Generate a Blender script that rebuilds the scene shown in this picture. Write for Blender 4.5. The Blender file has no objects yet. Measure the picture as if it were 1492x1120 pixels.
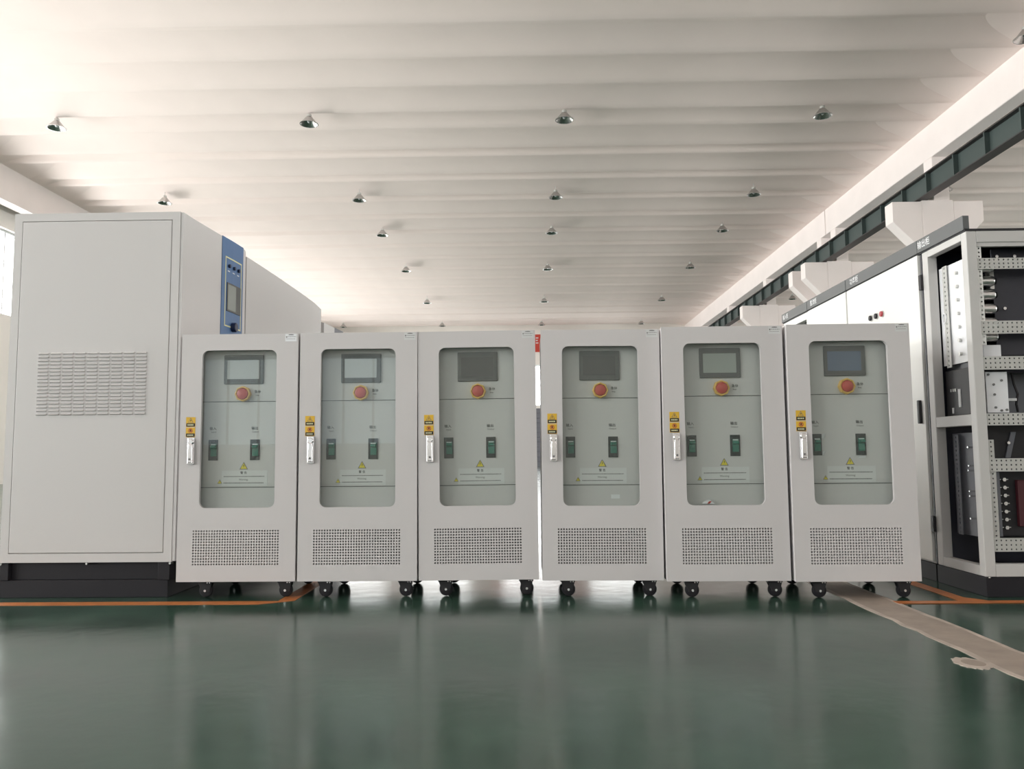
import bpy, math, random
from mathutils import Vector, Matrix
from mathutils.geometry import tessellate_polygon

random.seed(7)
S = bpy.context.scene
COL = S.collection
PI = math.pi

# ------------------------------------------------------------------ camera
FPX, PITCH, YAW, ROLL, CAMH = 1177.32, math.radians(4.984), math.radians(1.026), math.radians(-0.491), 0.705
fwd = Vector((-math.sin(YAW) * math.cos(PITCH), math.cos(YAW) * math.cos(PITCH), math.sin(PITCH)))
right0 = Vector((math.cos(YAW), math.sin(YAW), 0))
up0 = right0.cross(fwd)
rv = right0 * math.cos(ROLL) + up0 * math.sin(ROLL)
uv = -right0 * math.sin(ROLL) + up0 * math.cos(ROLL)
cam = bpy.data.cameras.new('camera')
cam.sensor_fit = 'HORIZONTAL'
cam.sensor_width = 36.0
cam.lens = FPX * 36.0 / 1492.0
cam.clip_end = 300
camo = bpy.data.objects.new('camera', cam)
COL.objects.link(camo)
camo.matrix_world = Matrix(((rv.x, uv.x, -fwd.x, 0), (rv.y, uv.y, -fwd.y, 0), (rv.z, uv.z, -fwd.z, CAMH), (0, 0, 0, 1)))
S.camera = camo

# ------------------------------------------------------------------ world and daylight
W = bpy.data.worlds.new('world')
S.world = W
W.use_nodes = True
bg = W.node_tree.nodes['Background']
bg.inputs[0].default_value = (0.86, 0.92, 1.0, 1)
bg.inputs[1].default_value = 2.5


def daylight(name, loc, direction, sx, sy, power, col=(1, 0.965, 0.955)):
    l = bpy.data.lights.new(name, 'AREA')
    l.shape = 'RECTANGLE'
    l.size, l.size_y = sx, sy
    l.energy = power
    l.color = col
    l.spread = math.radians(145)      # narrowed to keep grazing light off the nearby ceiling
    o = bpy.data.objects.new(name, l)
    COL.objects.link(o)
    o.location = loc
    o.visible_camera = True
    d = Vector(direction)
    o.rotation_euler = d.to_track_quat('-Z', 'Y').to_euler()
    return o


# overcast daylight standing outside each window band of the hall
daylight('daylight_left', (-15.6, 18, 6.1), (1, 0, 0), 64, 2.6, 9500, (1.0, 0.965, 0.945))
daylight('daylight_left_low', (-15.6, 18, 2.2), (1, 0, 0), 64, 2.4, 12500, (1.0, 0.97, 0.955))
daylight('daylight_right', (35.2, 18, 6.1), (-1, 0, 0), 64, 2.6, 12000)
daylight('daylight_right_low', (35.2, 18, 2.2), (-1, 0, 0), 64, 2.4, 10000)
daylight('daylight_rear', (-2.2, -14.7, 5.9), (0, 1, 0), 22, 3.2, 800, (1.0, 0.97, 0.98))
daylight('daylight_end', (-2.2, 51.4, 5.0), (0, -1, 0), 22, 2.6, 1500)

S.view_settings.view_transform = 'Standard'
S.view_settings.look = 'None'
S.view_settings.exposure = -0.62
S.view_settings.gamma = 1.0
S.view_settings.use_curve_mapping = False
S.cycles.max_bounces = 10
S.cycles.diffuse_bounces = 5
S.cycles.transparent_max_bounces = 12
S.cycles.sample_clamp_indirect = 6.0
S.cycles.caustics_reflective = False
S.cycles.caustics_refractive = False


# ------------------------------------------------------------------ materials
MATS = {}


def mat(name, col, rough=0.5, metal=0.0, spec=0.5, noise=0.0, nscale=8.0, rnoise=0.0, bump=0.0, bscale=200.0, coat=0.0):
    m = bpy.data.materials.new(name)
    m.use_nodes = True
    nt = m.node_tree
    b = nt.nodes['Principled BSDF']
    b.inputs['Base Color'].default_value = (*col, 1)
    b.inputs['Roughness'].default_value = rough
    b.inputs['Metallic'].default_value = metal
    b.inputs['Specular IOR Level'].default_value = spec
    b.inputs['Coat Weight'].default_value = coat
    b.inputs['Coat Roughness'].default_value = 0.08
    tc = nt.nodes.new('ShaderNodeTexCoord')
    if noise or rnoise:
        n = nt.nodes.new('ShaderNodeTexNoise')
        n.inputs['Scale'].default_value = nscale
        n.inputs['Detail'].default_value = 5
        nt.links.new(tc.outputs['Object'], n.inputs['Vector'])
        if noise:
            r = nt.nodes.new('ShaderNodeValToRGB')
            r.color_ramp.elements[0].position = 0.3
            r.color_ramp.elements[1].position = 0.7
            r.color_ramp.elements[0].color = (*[c * (1 - noise) for c in col], 1)
            r.color_ramp.elements[1].color = (*[min(1, c * (1 + noise)) for c in col], 1)
            nt.links.new(n.outputs['Fac'], r.inputs['Fac'])
            nt.links.new(r.outputs['Color'], b.inputs['Base Color'])
        if rnoise:
            mr = nt.nodes.new('ShaderNodeMapRange')
            mr.inputs['To Min'].default_value = max(0, rough - rnoise)
            mr.inputs['To Max'].default_value = rough + rnoise
            nt.links.new(n.outputs['Fac'], mr.inputs['Value'])
            nt.links.new(mr.outputs['Result'], b.inputs['Roughness'])
    if bump:
        n2 = nt.nodes.new('ShaderNodeTexNoise')
        n2.inputs['Scale'].default_value = bscale
        nt.links.new(tc.outputs['Object'], n2.inputs['Vector'])
        bp = nt.nodes.new('ShaderNodeBump')
        bp.inputs['Strength'].default_value = bump
        bp.inputs['Distance'].default_value = 0.002
        nt.links.new(n2.outputs['Fac'], bp.inputs['Height'])
        nt.links.new(bp.outputs['Normal'], b.inputs['Normal'])
    MATS[name] = m
    return m


def glass_mat(name, tint, refl_boost=1.0, ior=1.5):
    m = bpy.data.materials.new(name)
    m.use_nodes = True
    nt = m.node_tree
    nt.nodes.clear()
    out = nt.nodes.new('ShaderNodeOutputMaterial')
    tr = nt.nodes.new('ShaderNodeBsdfTransparent')
    tr.inputs[0].default_value = (*tint, 1)
    gl = nt.nodes.new('ShaderNodeBsdfGlossy')
    gl.inputs['Roughness'].default_value = 0.01
    fr = nt.nodes.new('ShaderNodeFresnel')
    geo = nt.nodes.new('ShaderNodeNewGeometry')      # both faces of the thin pane reflect alike
    mr = nt.nodes.new('ShaderNodeMapRange')
    mr.inputs['To Min'].default_value = ior
    mr.inputs['To Max'].default_value = 1.0 / ior
    nt.links.new(geo.outputs['Backfacing'], mr.inputs['Value'])
    nt.links.new(mr.outputs['Result'], fr.inputs['IOR'])
    mx = nt.nodes.new('ShaderNodeMixShader')
    nt.links.new(fr.outputs[0], mx.inputs[0])
    nt.links.new(tr.outputs[0], mx.inputs[1])
    nt.links.new(gl.outputs[0], mx.inputs[2])
    nt.links.new(mx.outputs[0], out.inputs[0])
    MATS[name] = m
    return m


mat('floor', (0.030, 0.066, 0.047), 0.18, spec=0.5, noise=0.28, nscale=2.2, rnoise=0.11, bump=0.3, bscale=11)
mat('ceiling', (0.94, 0.815, 0.77), 0.85, spec=0.2, noise=0.03, nscale=0.6)
mat('concrete_white', (0.86, 0.79, 0.77), 0.8, spec=0.2, noise=0.03, nscale=1.0)
mat('wall', (0.86, 0.82, 0.78), 0.8, spec=0.2, noise=0.03, nscale=0.7)
mat('window_frame', (0.75, 0.76, 0.77), 0.4)
mat('cab_grey', (0.60, 0.577, 0.580), 0.42, spec=0.4, bump=0.08, bscale=350)
mat('cab_inner', (0.58, 0.57, 0.565), 0.5, spec=0.4)
mat('big_grey', (0.60, 0.582, 0.580), 0.4, spec=0.4, bump=0.08, bscale=350)
mat('cab_white', (0.82, 0.82, 0.80), 0.4, spec=0.4)
mat('frame_grey', (0.55, 0.54, 0.53), 0.4, spec=0.4)
mat('header_grey', (0.11, 0.115, 0.118), 0.45, spec=0.4)
mat('black', (0.018, 0.017, 0.02), 0.45, spec=0.4)
mat('plinth', (0.016, 0.015, 0.019), 0.55, spec=0.25)
mat('rubber', (0.014, 0.013, 0.016), 0.6, spec=0.3)
mat('gap', (0.08, 0.08, 0.08), 0.7)
mat('chrome', (0.78, 0.77, 0.78), 0.18, metal=1.0)
mat('bolt', (0.75, 0.75, 0.75), 0.25, metal=1.0)
mat('aluminium', (0.80, 0.80, 0.80), 0.28, metal=1.0)
mat('lamp_metal', (0.55, 0.54, 0.53), 0.25, metal=1.0)
mat('lamp_inside', (0.85, 0.85, 0.85), 0.12, metal=1.0)
mat('zinc', (0.62, 0.62, 0.60), 0.38, metal=0.7)
mat('rail_grey', (0.50, 0.50, 0.48), 0.4, metal=0.2)
mat('crane_green', (0.055, 0.075, 0.072), 0.5)
mat('crane_flange', (0.04, 0.034, 0.034), 0.5)
mat('yellow', (0.72, 0.44, 0.035), 0.5)
mat('yellow_triangle', (0.72, 0.60, 0.03), 0.5)
mat('estop_yellow', (0.75, 0.46, 0.10), 0.4)
mat('estop_red', (0.48, 0.055, 0.035), 0.35)
mat('ink', (0.02, 0.02, 0.02), 0.6)
mat('ink_soft', (0.16, 0.16, 0.16), 0.6)
mat('label_white', (0.72, 0.73, 0.74), 0.5)
mat('label_pale', (0.64, 0.645, 0.645), 0.5)
mat('screen_pale_reflection', (0.46, 0.47, 0.47), 0.12, spec=0.6)  # pale room reflection put into the screen colour
mat('bezel', (0.075, 0.08, 0.078), 0.4)
mat('screen', (0.06, 0.065, 0.066), 0.12, spec=0.6)
mat('screen_light', (0.30, 0.33, 0.31), 0.12, spec=0.6)  # on the fifth wheeled cabinet it stands in for a bright reflection
mat('screen_blue_reflection', (0.10, 0.14, 0.21), 0.12, spec=0.6)  # blue-lit window reflection put into the screen colour
mat('breaker_green', (0.012, 0.15, 0.105), 0.35)
mat('breaker_dark', (0.010, 0.020, 0.018), 0.4)
mat('blue_panel', (0.075, 0.16, 0.33), 0.4)
mat('blue_dark', (0.012, 0.02, 0.06), 0.35)
mat('cream_line', (0.72, 0.70, 0.42), 0.5)
mat('orange_tape', (0.46, 0.155, 0.045), 0.4, noise=0.18, nscale=14)
mat('repair', (0.33, 0.27, 0.225), 0.55, noise=0.16, nscale=9, bump=0.4, bscale=60)
mat('repair_edge', (0.46, 0.39, 0.34), 0.55, noise=0.2, nscale=12)
mat('red_banner', (0.55, 0.06, 0.04), 0.6)
mat('dark_panel', (0.030, 0.031, 0.045), 0.35)
mat('slate', (0.16, 0.165, 0.19), 0.45)
mat('dark_red', (0.07, 0.012, 0.018), 0.5)
mat('indicator_red', (0.45, 0.05, 0.06), 0.3)
mat('white_gloss', (0.80, 0.81, 0.84), 0.25)
glass_mat('door_glass', (0.952, 0.972, 0.962), ior=1.5)
glass_mat('window_glass', (0.95, 0.97, 0.96))


# ------------------------------------------------------------------ mesh helpers
class MB:
    def __init__(s):
        s.v, s.f = [], []

    def quad_prism(s, A, B):
        n = len(A)
        k = len(s.v)
        s.v += [tuple(p) for p in A] + [tuple(p) for p in B]
        s.f.append(tuple(range(k + n - 1, k - 1, -1)))
        s.f.append(tuple(range(k + n, k + 2 * n)))
        for i in range(n):
            j = (i + 1) % n
            s.f.append((k + i, k + j, k + n + j, k + n + i))
        return s

    def box(s, x0, x1, y0, y1, z0, z1):
        return s.quad_prism([(x0, y0, z0), (x1, y0, z0), (x1, y1, z0), (x0, y1, z0)],
                            [(x0, y0, z1), (x1, y0, z1), (x1, y1, z1), (x0, y1, z1)])

    def prism(s, poly, axis, a, b):
        # poly in the two other axes: x:(y,z) y:(x,z) z:(x,y)
        def P(u, w, t):
            return (t, u, w) if axis == 'x' else (u, t, w) if axis == 'y' else (u, w, t)
        return s.quad_prism([P(u, w, a) for u, w in poly], [P(u, w, b) for u, w in poly])

    def cyl(s, c, axis, r, a, b, n=16, r2=None):
        r2 = r if r2 is None else r2
        i = 'xyz'.index(axis)

        def ring(rad, t):
            o = []
            for k in range(n):
                an = 2 * PI * k / n
                u, w = rad * math.cos(an), rad * math.sin(an)
                p = list(c)
                j, l = [(1, 2), (0, 2), (0, 1)][i]
                p[j] += u
                p[l] += w
                p[i] = t
                o.append(p)
            return o
        return s.quad_prism(ring(r, a), ring(r2, b))

    def lathe(s, prof, n=24, c=(0, 0, 0), axis='z'):
        k = len(s.v)
        m = len(prof)
        for (r, z) in prof:
            for i in range(n):
                a = 2 * PI * i / n
                u, w = r * math.cos(a), r * math.sin(a)
                p = (u, w, z) if axis == 'z' else (u, z, w) if axis == 'y' else (z, u, w)
                s.v.append((p[0] + c[0], p[1] + c[1], p[2] + c[2]))
        for j in range(m - 1):
            for i in range(n):
                i2 = (i + 1) % n
                s.f.append((k + j * n + i, k + j * n + i2, k + (j + 1) * n + i2, k + (j + 1) * n + i))
        return s

    def plate(s, outer, holes, y0, y1, axis='y'):
        """flat plate with holes, outline in the plane across axis, between y0 and y1"""
        def P(u, w, t):
            return (u, t, w) if axis == 'y' else (t, u, w) if axis == 'x' else (u, w, t)
        loops = [outer] + holes
        k = len(s.v)
        flat = [p for l in loops for p in l]
        n = len(flat)
        s.v += [P(u, w, y0) for u, w in flat] + [P(u, w, y1) for u, w in flat]
        for t in tessellate_polygon([[Vector((u, w, 0)) for u, w in l] for l in loops]):
            s.f.append((k + t[0], k + t[1], k + t[2]))
            s.f.append((k + n + t[2], k + n + t[1], k + n + t[0]))
        b = 0
        for l in loops:
            for i in range(len(l)):
                j = (i + 1) % len(l)
                s.f.append((k + b + i, k + b + j, k + n + b + j, k + n + b + i))
            b += len(l)
        return s

    def grid_plate(s, xs, zs, solid, y0, y1, axis='y'):
        """plate made of cells; cells where solid(i,j) is False are open holes"""
        def P(u, w, t):
            return (u, t, w) if axis == 'y' else (t, u, w)
        nx, nz = len(xs), len(zs)
        k = len(s.v)
        for t in (y0, y1):
            for w in zs:
                for u in xs:
                    s.v.append(P(u, w, t))
        N = nx * nz

        def I(i, j, l):
            return k + l * N + j * nx + i
        sol = lambda i, j: 0 <= i < nx - 1 and 0 <= j < nz - 1 and solid(i, j)
        for j in range(nz - 1):
            for i in range(nx - 1):
                if sol(i, j):
                    s.f.append((I(i, j, 0), I(i + 1, j, 0), I(i + 1, j + 1, 0), I(i, j + 1, 0)))
                    s.f.append((I(i, j + 1, 1), I(i + 1, j + 1, 1), I(i + 1, j, 1), I(i, j, 1)))
                    if not sol(i - 1, j):
                        s.f.append((I(i, j, 0), I(i, j + 1, 0), I(i, j + 1, 1), I(i, j, 1)))
                    if not sol(i + 1, j):
                        s.f.append((I(i + 1, j, 1), I(i + 1, j + 1, 1), I(i + 1, j + 1, 0), I(i + 1, j, 0)))
                    if not sol(i, j - 1):
                        s.f.append((I(i, j, 1), I(i + 1, j, 1), I(i + 1, j, 0), I(i, j, 0)))
                    if not sol(i, j + 1):
                        s.f.append((I(i, j + 1, 0), I(i + 1, j + 1, 0), I(i + 1, j + 1, 1), I(i, j + 1, 1)))
        return s

    def mesh(s, name):
        me = bpy.data.meshes.new(name)
        me.from_pydata(s.v, [], s.f)
        me.update()
        import bmesh
        bm = bmesh.new()
        bm.from_mesh(me)
        bmesh.ops.recalc_face_normals(bm, faces=bm.faces)
        bm.to_mesh(me)
        bm.free()
        return me

    def build(s, name, m, parent=None, smooth=False, bevel=0.0, seg=2, loc=None):
        me = s.mesh(name)
        return place(name, me, m, parent, smooth, bevel, seg, loc)


def place(name, me, m, parent=None, smooth=False, bevel=0.0, seg=2, loc=None, rot=None):
    if not me.materials:
        me.materials.append(MATS[m])
    o = bpy.data.objects.new(name, me)
    COL.objects.link(o)
    if parent is not None:
        o.parent = parent
    if loc is not None:
        o.location = loc
    if rot is not None:
        o.rotation_euler = rot
    if smooth:
        for p in me.polygons:
            p.use_smooth = True
        try:
            me.set_sharp_from_angle(angle=math.radians(40))
        except Exception:
            pass
    if bevel:
        b = o.modifiers.new('bevel', 'BEVEL')
        b.width = bevel
        b.segments = seg
        b.limit_method = 'ANGLE'
    return o


def tag(o, label=None, cat=None, group=None, kind=None):
    if label:
        o['label'] = label
    if cat:
        o['category'] = cat
    if group:
        o['group'] = group
    if kind:
        o['kind'] = kind
    return o


def empty(name, loc, rot=(0, 0, 0)):
    o = bpy.data.objects.new(name, None)
    o.empty_display_size = 0.1
    COL.objects.link(o)
    o.location = loc
    o.rotation_euler = rot
    return o


def copy_tree(o, parent=None):
    c = o.copy()
    COL.objects.link(c)
    c.parent = parent
    for ch in list(o.children):
        copy_tree(ch, c)
    return c


def rrect(x0, x1, z0, z1, r, n=6):
    pts = []
    for cx, cz, a0 in ((x1 - r, z0 + r, -PI / 2), (x1 - r, z1 - r, 0), (x0 + r, z1 - r, PI / 2), (x0 + r, z0 + r, PI)):
        for k in range(n + 1):
            a = a0 + PI / 2 * k / n
            pts.append((cx + r * math.cos(a), cz + r * math.sin(a)))
    return pts


_TXT = {}


def text(body, size, m, parent, loc, rot=(PI / 2, 0, 0), name='lettering', align='CENTER', xs=1.0):
    """flat print: lettering turned into a mesh"""
    key = (body, align)
    if key not in _TXT:
        c = bpy.data.curves.new('lettering', 'FONT')
        c.body = body
        c.align_x = align
        c.align_y = 'CENTER'
        c.resolution_u = 2
        c.offset = 0.012
        to = bpy.data.objects.new('tmp', c)
        COL.objects.link(to)
        bpy.context.view_layer.update()
        me = bpy.data.meshes.new_from_object(to.evaluated_get(bpy.context.evaluated_depsgraph_get()))
        bpy.data.objects.remove(to)
        bpy.data.curves.remove(c)
        me.materials.clear()
        _TXT[key] = me
    me = _TXT[key]
    if me.materials and me.materials[0] is not MATS[m]:
        me = me.copy()
        me.materials.clear()
    o = place(name, me, m, parent, loc=loc, rot=rot)
    o.scale = (size * xs, size, size)
    return o


ORD = ['first', 'second', 'third', 'fourth', 'fifth', 'sixth', 'seventh', 'eighth', 'ninth', 'tenth', 'eleventh', 'twelfth', 'thirteenth']

# ------------------------------------------------------------------ the hall
XL, XR, YB, YE = -15.0, 34.6, -14.0, 50.6       # wall planes
ZS, ZR = 8.93, 8.75                             # slab underside, rib underside
BX0, BX1 = 10.016, 10.40                        # right beam
LX1, LX0 = -14.27, -14.65                       # left beam

floor = MB().box(XL - 0.3, XR + 0.3, YB - 0.3, YE + 0.3, -0.2, 0).build('floor', 'floor')
tag(floor, 'glossy green painted epoxy floor of the hall', 'floor', kind='structure')

ceil = MB().box(XL - 0.3, XR + 0.3, YB - 0.3, YE + 0.3, ZS, ZS + 0.25).build('ceiling', 'ceiling')
tag(ceil, 'white ribbed concrete ceiling of the hall', 'ceiling', kind='structure')
ribs = []
y = 14.43
while y > YB + 0.6:
    ribs.append(y)
    y -= 1.3
ribs += [15.73, 17.0, 18.3, 19.3]
y = 20.6
while y < YE - 0.8:
    ribs += [y, y + 0.62]
    y += 1.9


def rib_mesh(x0, x1, L):
    pr = [(0.07, ZS + 0.012), (0.0, ZR), (-0.07, ZR)]
    n = 9
    for k in range(1, n + 1):                      # hollow near flank running out into the slab
        u = k / n
        pr.append((-0.07 - (L - 0.07) * u, ZR + (ZS + 0.012 - ZR) * (1 - (1 - u) ** 2)))
    m = MB()
    for p in pr:
        m.v.append((x0, *p))
        m.v.append((x1, *p))
    q = len(pr)
    for k in range(q):
        a, b = k, (k + 1) % q
        m.f.append((2 * a, 2 * a + 1, 2 * b + 1, 2 * b))
    m.f.append(tuple(2 * k for k in range(q)))
    m.f.append(tuple(2 * k + 1 for k in range(q)))
    return m.mesh('rib')


RM = {}
ribs.sort()
for k, yy in enumerate(ribs):
    L = round(min(1.15, (yy - ribs[k - 1] - 0.09) if k else 1.15), 2)
    if L not in RM:
        RM[L] = (rib_mesh(LX1, BX0, L), rib_mesh(BX1, XR, L))
    for me in RM[L]:
        place('rib', me, 'ceiling', ceil, loc=(0, yy, 0), smooth=True)

MB().prism([(BX0 - 1.3, ZS + 0.01), (BX0, ZS + 0.01), (BX0, ZR)], 'y', YB, YE).build('edge_band', 'ceiling', ceil)
MB().prism([(LX1 + 1.3, ZS + 0.01), (LX1, ZS + 0.01), (LX1, ZR)], 'y', YB, YE).build('edge_band', 'ceiling', ceil)
# column rhythm
COLY = [-11.3, -5.1, 1.1, 7.3, 13.5, 19.71, 25.95, 27.2, 33.55, 39.75, 45.95]
bays = [(COLY[i], COLY[i + 1]) for i in range(len(COLY) - 1) if COLY[i + 1] - COLY[i] > 2]

# beams
b = MB()
b.box(BX0, BX1, YB, 26.56, 7.92, ZS).box(BX0, BX1, 26.62, YE, 7.92, ZS)
tag(b.build('beam_right', 'concrete_white', bevel=0.02), 'long white concrete beam above the green crane rail', 'beam', kind='structure')
tag(MB().box(LX0, LX1, YB, YE, 7.80, ZS).build('beam_left', 'concrete_white', bevel=0.02),
    'white concrete beam behind the tall grey cabinet at the left', 'beam', kind='structure')

# right columns with corbels
for i, cy in enumerate(COLY):
    c = empty('column', (10.1, cy, 0))
    tag(c, 'white concrete column with two corbels, %s counted from the camera end' % ORD[i], 'column', 'columns carrying the crane rail', 'structure')
    MB().box(-0.38, 0.38, -0.22, 0.22, 0, 6.83).build('shaft', 'concrete_white', c, bevel=0.015)
    MB().box(BX0 - 10.1, BX1 - 10.1, -0.21, 0.21, 6.83, 7.92).build('upper_shaft', 'concrete_white', c, bevel=0.01)
    for sgn in (-1, 1):
        MB().prism([(sgn * 0.38, 5.55), (sgn * 1.10, 6.30), (sgn * 1.10, 6.80), (sgn * 0.38, 6.80)], 'y', -0.21, 0.21).build(
            'corbel', 'concrete_white', c, bevel=0.012)
# left columns
for i, cy in enumerate(COLY):
    tag(MB().box(LX0 - 0.05, LX1, cy - 0.25, cy + 0.25, 0, 7.80).build('column', 'concrete_white', bevel=0.015),
        'white column along the window wall at the left, %s counted from the camera end' % ORD[i], 'column', 'columns along the left wall', 'structure')

# crane runway on the corbels
cr = empty('crane_rail', (9.73, 18, 6.83))
tag(cr, 'dark green steel crane rail resting on the concrete corbels', 'crane rail')
MB().box(-0.13, 0.13, -31.5, 32.3, 0.0, 0.025).build('bottom_flange', 'crane_flange', cr)
MB().box(-0.13, 0.13, -31.5, 32.3, 0.505, 0.535).build('top_flange', 'crane_flange', cr)
MB().box(-0.01, 0.01, -31.5, 32.3, 0.025, 0.505).build('web', 'crane_green', cr)
MB().box(-0.03, 0.03, -31.5, 32.3, 0.535, 0.60).build('track', 'crane_flange', cr)
st = MB().box(-0.12, 0.12, -0.02, 0.02, 0.025, 0.505).mesh('stiffener')
yy = -31.2
while yy < 32:
    place('stiffener', st, 'crane_green', cr, loc=(0, yy, 0))
    yy += 1.24

WN = [0]


def window(parent_loc, rotz, w, z0, z1, nx, label):
    WN[0] += 1
    e = empty('window_%d' % WN[0], parent_loc, (0, 0, rotz))
    tag(e, label, 'window', kind='structure')
    f = MB()
    t = 0.06
    f.box(-w / 2, w / 2, 0, 0.08, z0, z0 + t).box(-w / 2, w / 2, 0, 0.08, z1 - t, z1)
    f.box(-w / 2, -w / 2 + t, 0, 0.08, z0 + t, z1 - t).box(w / 2 - t, w / 2, 0, 0.08, z0 + t, z1 - t)
    f.build('window_frame', 'window_frame', e)
    for k in range(1, nx):
        xx = -w / 2 + w * k / nx
        MB().box(xx - 0.025, xx + 0.025, 0.01, 0.07, z0 + t, z1 - t).build('mullion', 'window_frame', e)
    for k in range(nx):
        a = -w / 2 + w * k / nx + (t if k == 0 else 0.025)
        bb = -w / 2 + w * (k + 1) / nx - (t if k == nx - 1 else 0.025)
        MB().box(a, bb, 0.035, 0.041, z0 + t, z1 - t).build('pane', 'window_glass', e)
    return e


# side walls: solid bands and piers with window openings between
def side_wall(name, x, side, label):
    x0, x1 = (x - 0.3, x) if side < 0 else (x, x + 0.3)
    m = MB()
    m.box(x0, x1, YB - 0.3, YE + 0.3, 0, 1.0).box(x0, x1, YB - 0.3, YE + 0.3, 3.4, 4.85).box(x0, x1, YB - 0.3, YE + 0.3, 7.35, ZS)
    edges = []
    for (a, c) in bays:
        edges.append((a + 0.75, c - 0.75))
    prev = YB - 0.3
    for (a, c) in edges:
        for z0, z1 in ((1.0, 3.4), (4.85, 7.35)):
            m.box(x0, x1, prev, a, z0, z1)
        if side < 0 and a < 22 < c:
            m.box(x0, x1, 21.5, 24.3, 1.0, 3.4)
        prev = c
    for z0, z1 in ((1.0, 3.4), (4.85, 7.35)):
        m.box(x0, x1, prev, YE + 0.3, z0, z1)
    tag(m.build(name, 'wall'), label, 'wall', kind='structure')
    wd = 'left' if side < 0 else 'right'
    for i, (a, c) in enumerate(edges):
        for z0, z1, nm in ((1.0, 3.4, 'lower'), (4.85, 7.35, 'upper')):
            if side < 0 and nm == 'lower' and a < 22 < c:
                # a broad pier splits this opening
                for (p, q, w) in ((a, 21.5, 'near half'), (24.3, c, 'far half')):
                    window((x - 0.15, (p + q) / 2, 0), PI / 2, q - p, z0, z1, 2, '%s of the split lower window in the left wall' % w)
                continue
            if side < 0:
                window((x - 0.19 if False else x - 0.15, (a + c) / 2, 0), PI / 2, c - a, z0, z1, 4,
                       '%s window of the %s wall, %s counted from the camera end' % (nm, wd, ORD[i]))
            else:
                window((x + 0.15, (a + c) / 2, 0), -PI / 2, c - a, z0, z1, 4,
                       '%s window of the %s wall, %s counted from the camera end' % (nm, wd, ORD[i]))


side_wall('wall_left', XL, -1, 'pale window wall behind the tall grey cabinet')
side_wall('wall_right', XR, 1, 'pale window wall of the side bay')


def cross_wall(name, y, y1, openings, z0, z1, label, wlabel, rot, low=(), lz=(1.0, 3.5)):
    m = MB()
    lo, hi = min(y, y1), max(y, y1)
    m.box(XL, XR, lo, hi, z1, ZS)
    if low:
        m.box(XL, XR, lo, hi, 0, lz[0]).box(XL, XR, lo, hi, lz[1], z0)
        prev = XL
        for (a, c) in low:
            m.box(prev, a, lo, hi, *lz)
            prev = c
        m.box(prev, XR, lo, hi, *lz)
        for i, (a, c) in enumerate(low):
            window(((a + c) / 2, (lo + hi) / 2, 0), rot, c - a, lz[0], lz[1], 3, 'added reflection-giving low ' + wlabel % ORD[i])
    else:
        m.box(XL, XR, lo, hi, 0, z0)
    prev = XL
    for (a, c) in openings:
        m.box(prev, a, lo, hi, z0, z1)
        prev = c
    m.box(prev, XR, lo, hi, z0, z1)
    tag(m.build(name, 'wall'), label, 'wall', kind='structure')
    for i, (a, c) in enumerate(openings):
        window(((a + c) / 2, (lo + hi) / 2, 0), rot, c - a, z0, z1, 4, wlabel % ORD[i])


cross_wall('wall_back', YE, YE + 0.3, [(-12.6, -8.8), (-7.4, -3.6), (-1.6, 2.2), (3.8, 7.6)], 3.75, 6.35,
           'far end wall of the hall seen through the gaps', '%s window of the far end wall', 0)
cross_wall('wall_front', YB, YB - 0.3, [(-12.6, -8.8), (-7.6, -3.0), (0.6, 2.4), (3.8, 7.6)], 4.4, 7.4,
           'end wall of the hall behind the camera', '%s window of the wall behind the camera', PI, [(-9.3, -6.7), (-5.9, -3.4)])  # low pair of openings added for reflections in the first two cabinet doors

dr = empty('door_1', (0.9, YE, 0))  # added dark slatted sheet that darkens the view through the cabinet gap
tag(dr, 'dark roller door low in the far end wall', 'door', kind='structure')
for k in range(12):
    MB().prism([(-0.06, 0.3 * k), (-0.03, 0.3 * k + 0.02), (-0.03, 0.3 * k + 0.28), (-0.06, 0.3 * k + 0.3), (0.0, 0.3 * k + 0.3), (0.0, 0.3 * k)], 'x', -2.4, 2.4).build('slat', 'slate', dr)

# red banner on the far wall
bn = empty('red_banner', (0.7, YE - 0.03, 7.15))
tag(bn, 'red banner with white characters high on the far wall', 'banner')
MB().box(-3.0, 3.0, -0.02, 0.01, 0, 1.12).build('cloth', 'red_banner', bn)
for k, (zz, ww) in enumerate(((0.86, 0.16), (0.70, 0.12), (0.54, 0.16))):
    MB().box(-0.08, -0.08 + ww, -0.024, -0.018, zz, zz + 0.07).build('white_stroke', 'label_white', bn)


# ------------------------------------------------------------------ high-bay lamps
def make_lamp():
    e = empty('high_bay_lamp', (0, 0, 0))
    n = 28
    MB().lathe([(0.03, 0.075), (0.062, 0.07), (0.085, 0.045), (0.145, -0.03), (0.205, -0.10), (0.212, -0.105),
                (0.205, -0.105), (0.14, -0.032), (0.08, 0.035), (0.04, 0.06)], n).build('reflector', 'lamp_metal', e, smooth=True)
    MB().cyl((0, 0, 0), 'z', 0.055, 0.06, 0.13, 20).build('socket_housing', 'zinc', e, smooth=True, bevel=0.006)
    MB().cyl((0, 0, 0), 'z', 0.009, 0.13, 0.30, 8).build('stem', 'zinc', e)
    MB().lathe([(0.0, 0.06), (0.025, 0.055), (0.03, 0.03), (0.045, -0.01), (0.045, -0.04), (0.03, -0.07), (0.0, -0.08)], 16).build(
        'bulb', 'label_white', e, smooth=True)
    MB().lathe([(0.203, -0.110), (0.216, -0.110), (0.216, -0.098), (0.203, -0.098), (0.203, -0.110)], n).build('rim', 'lamp_metal', e)
    return e


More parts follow.
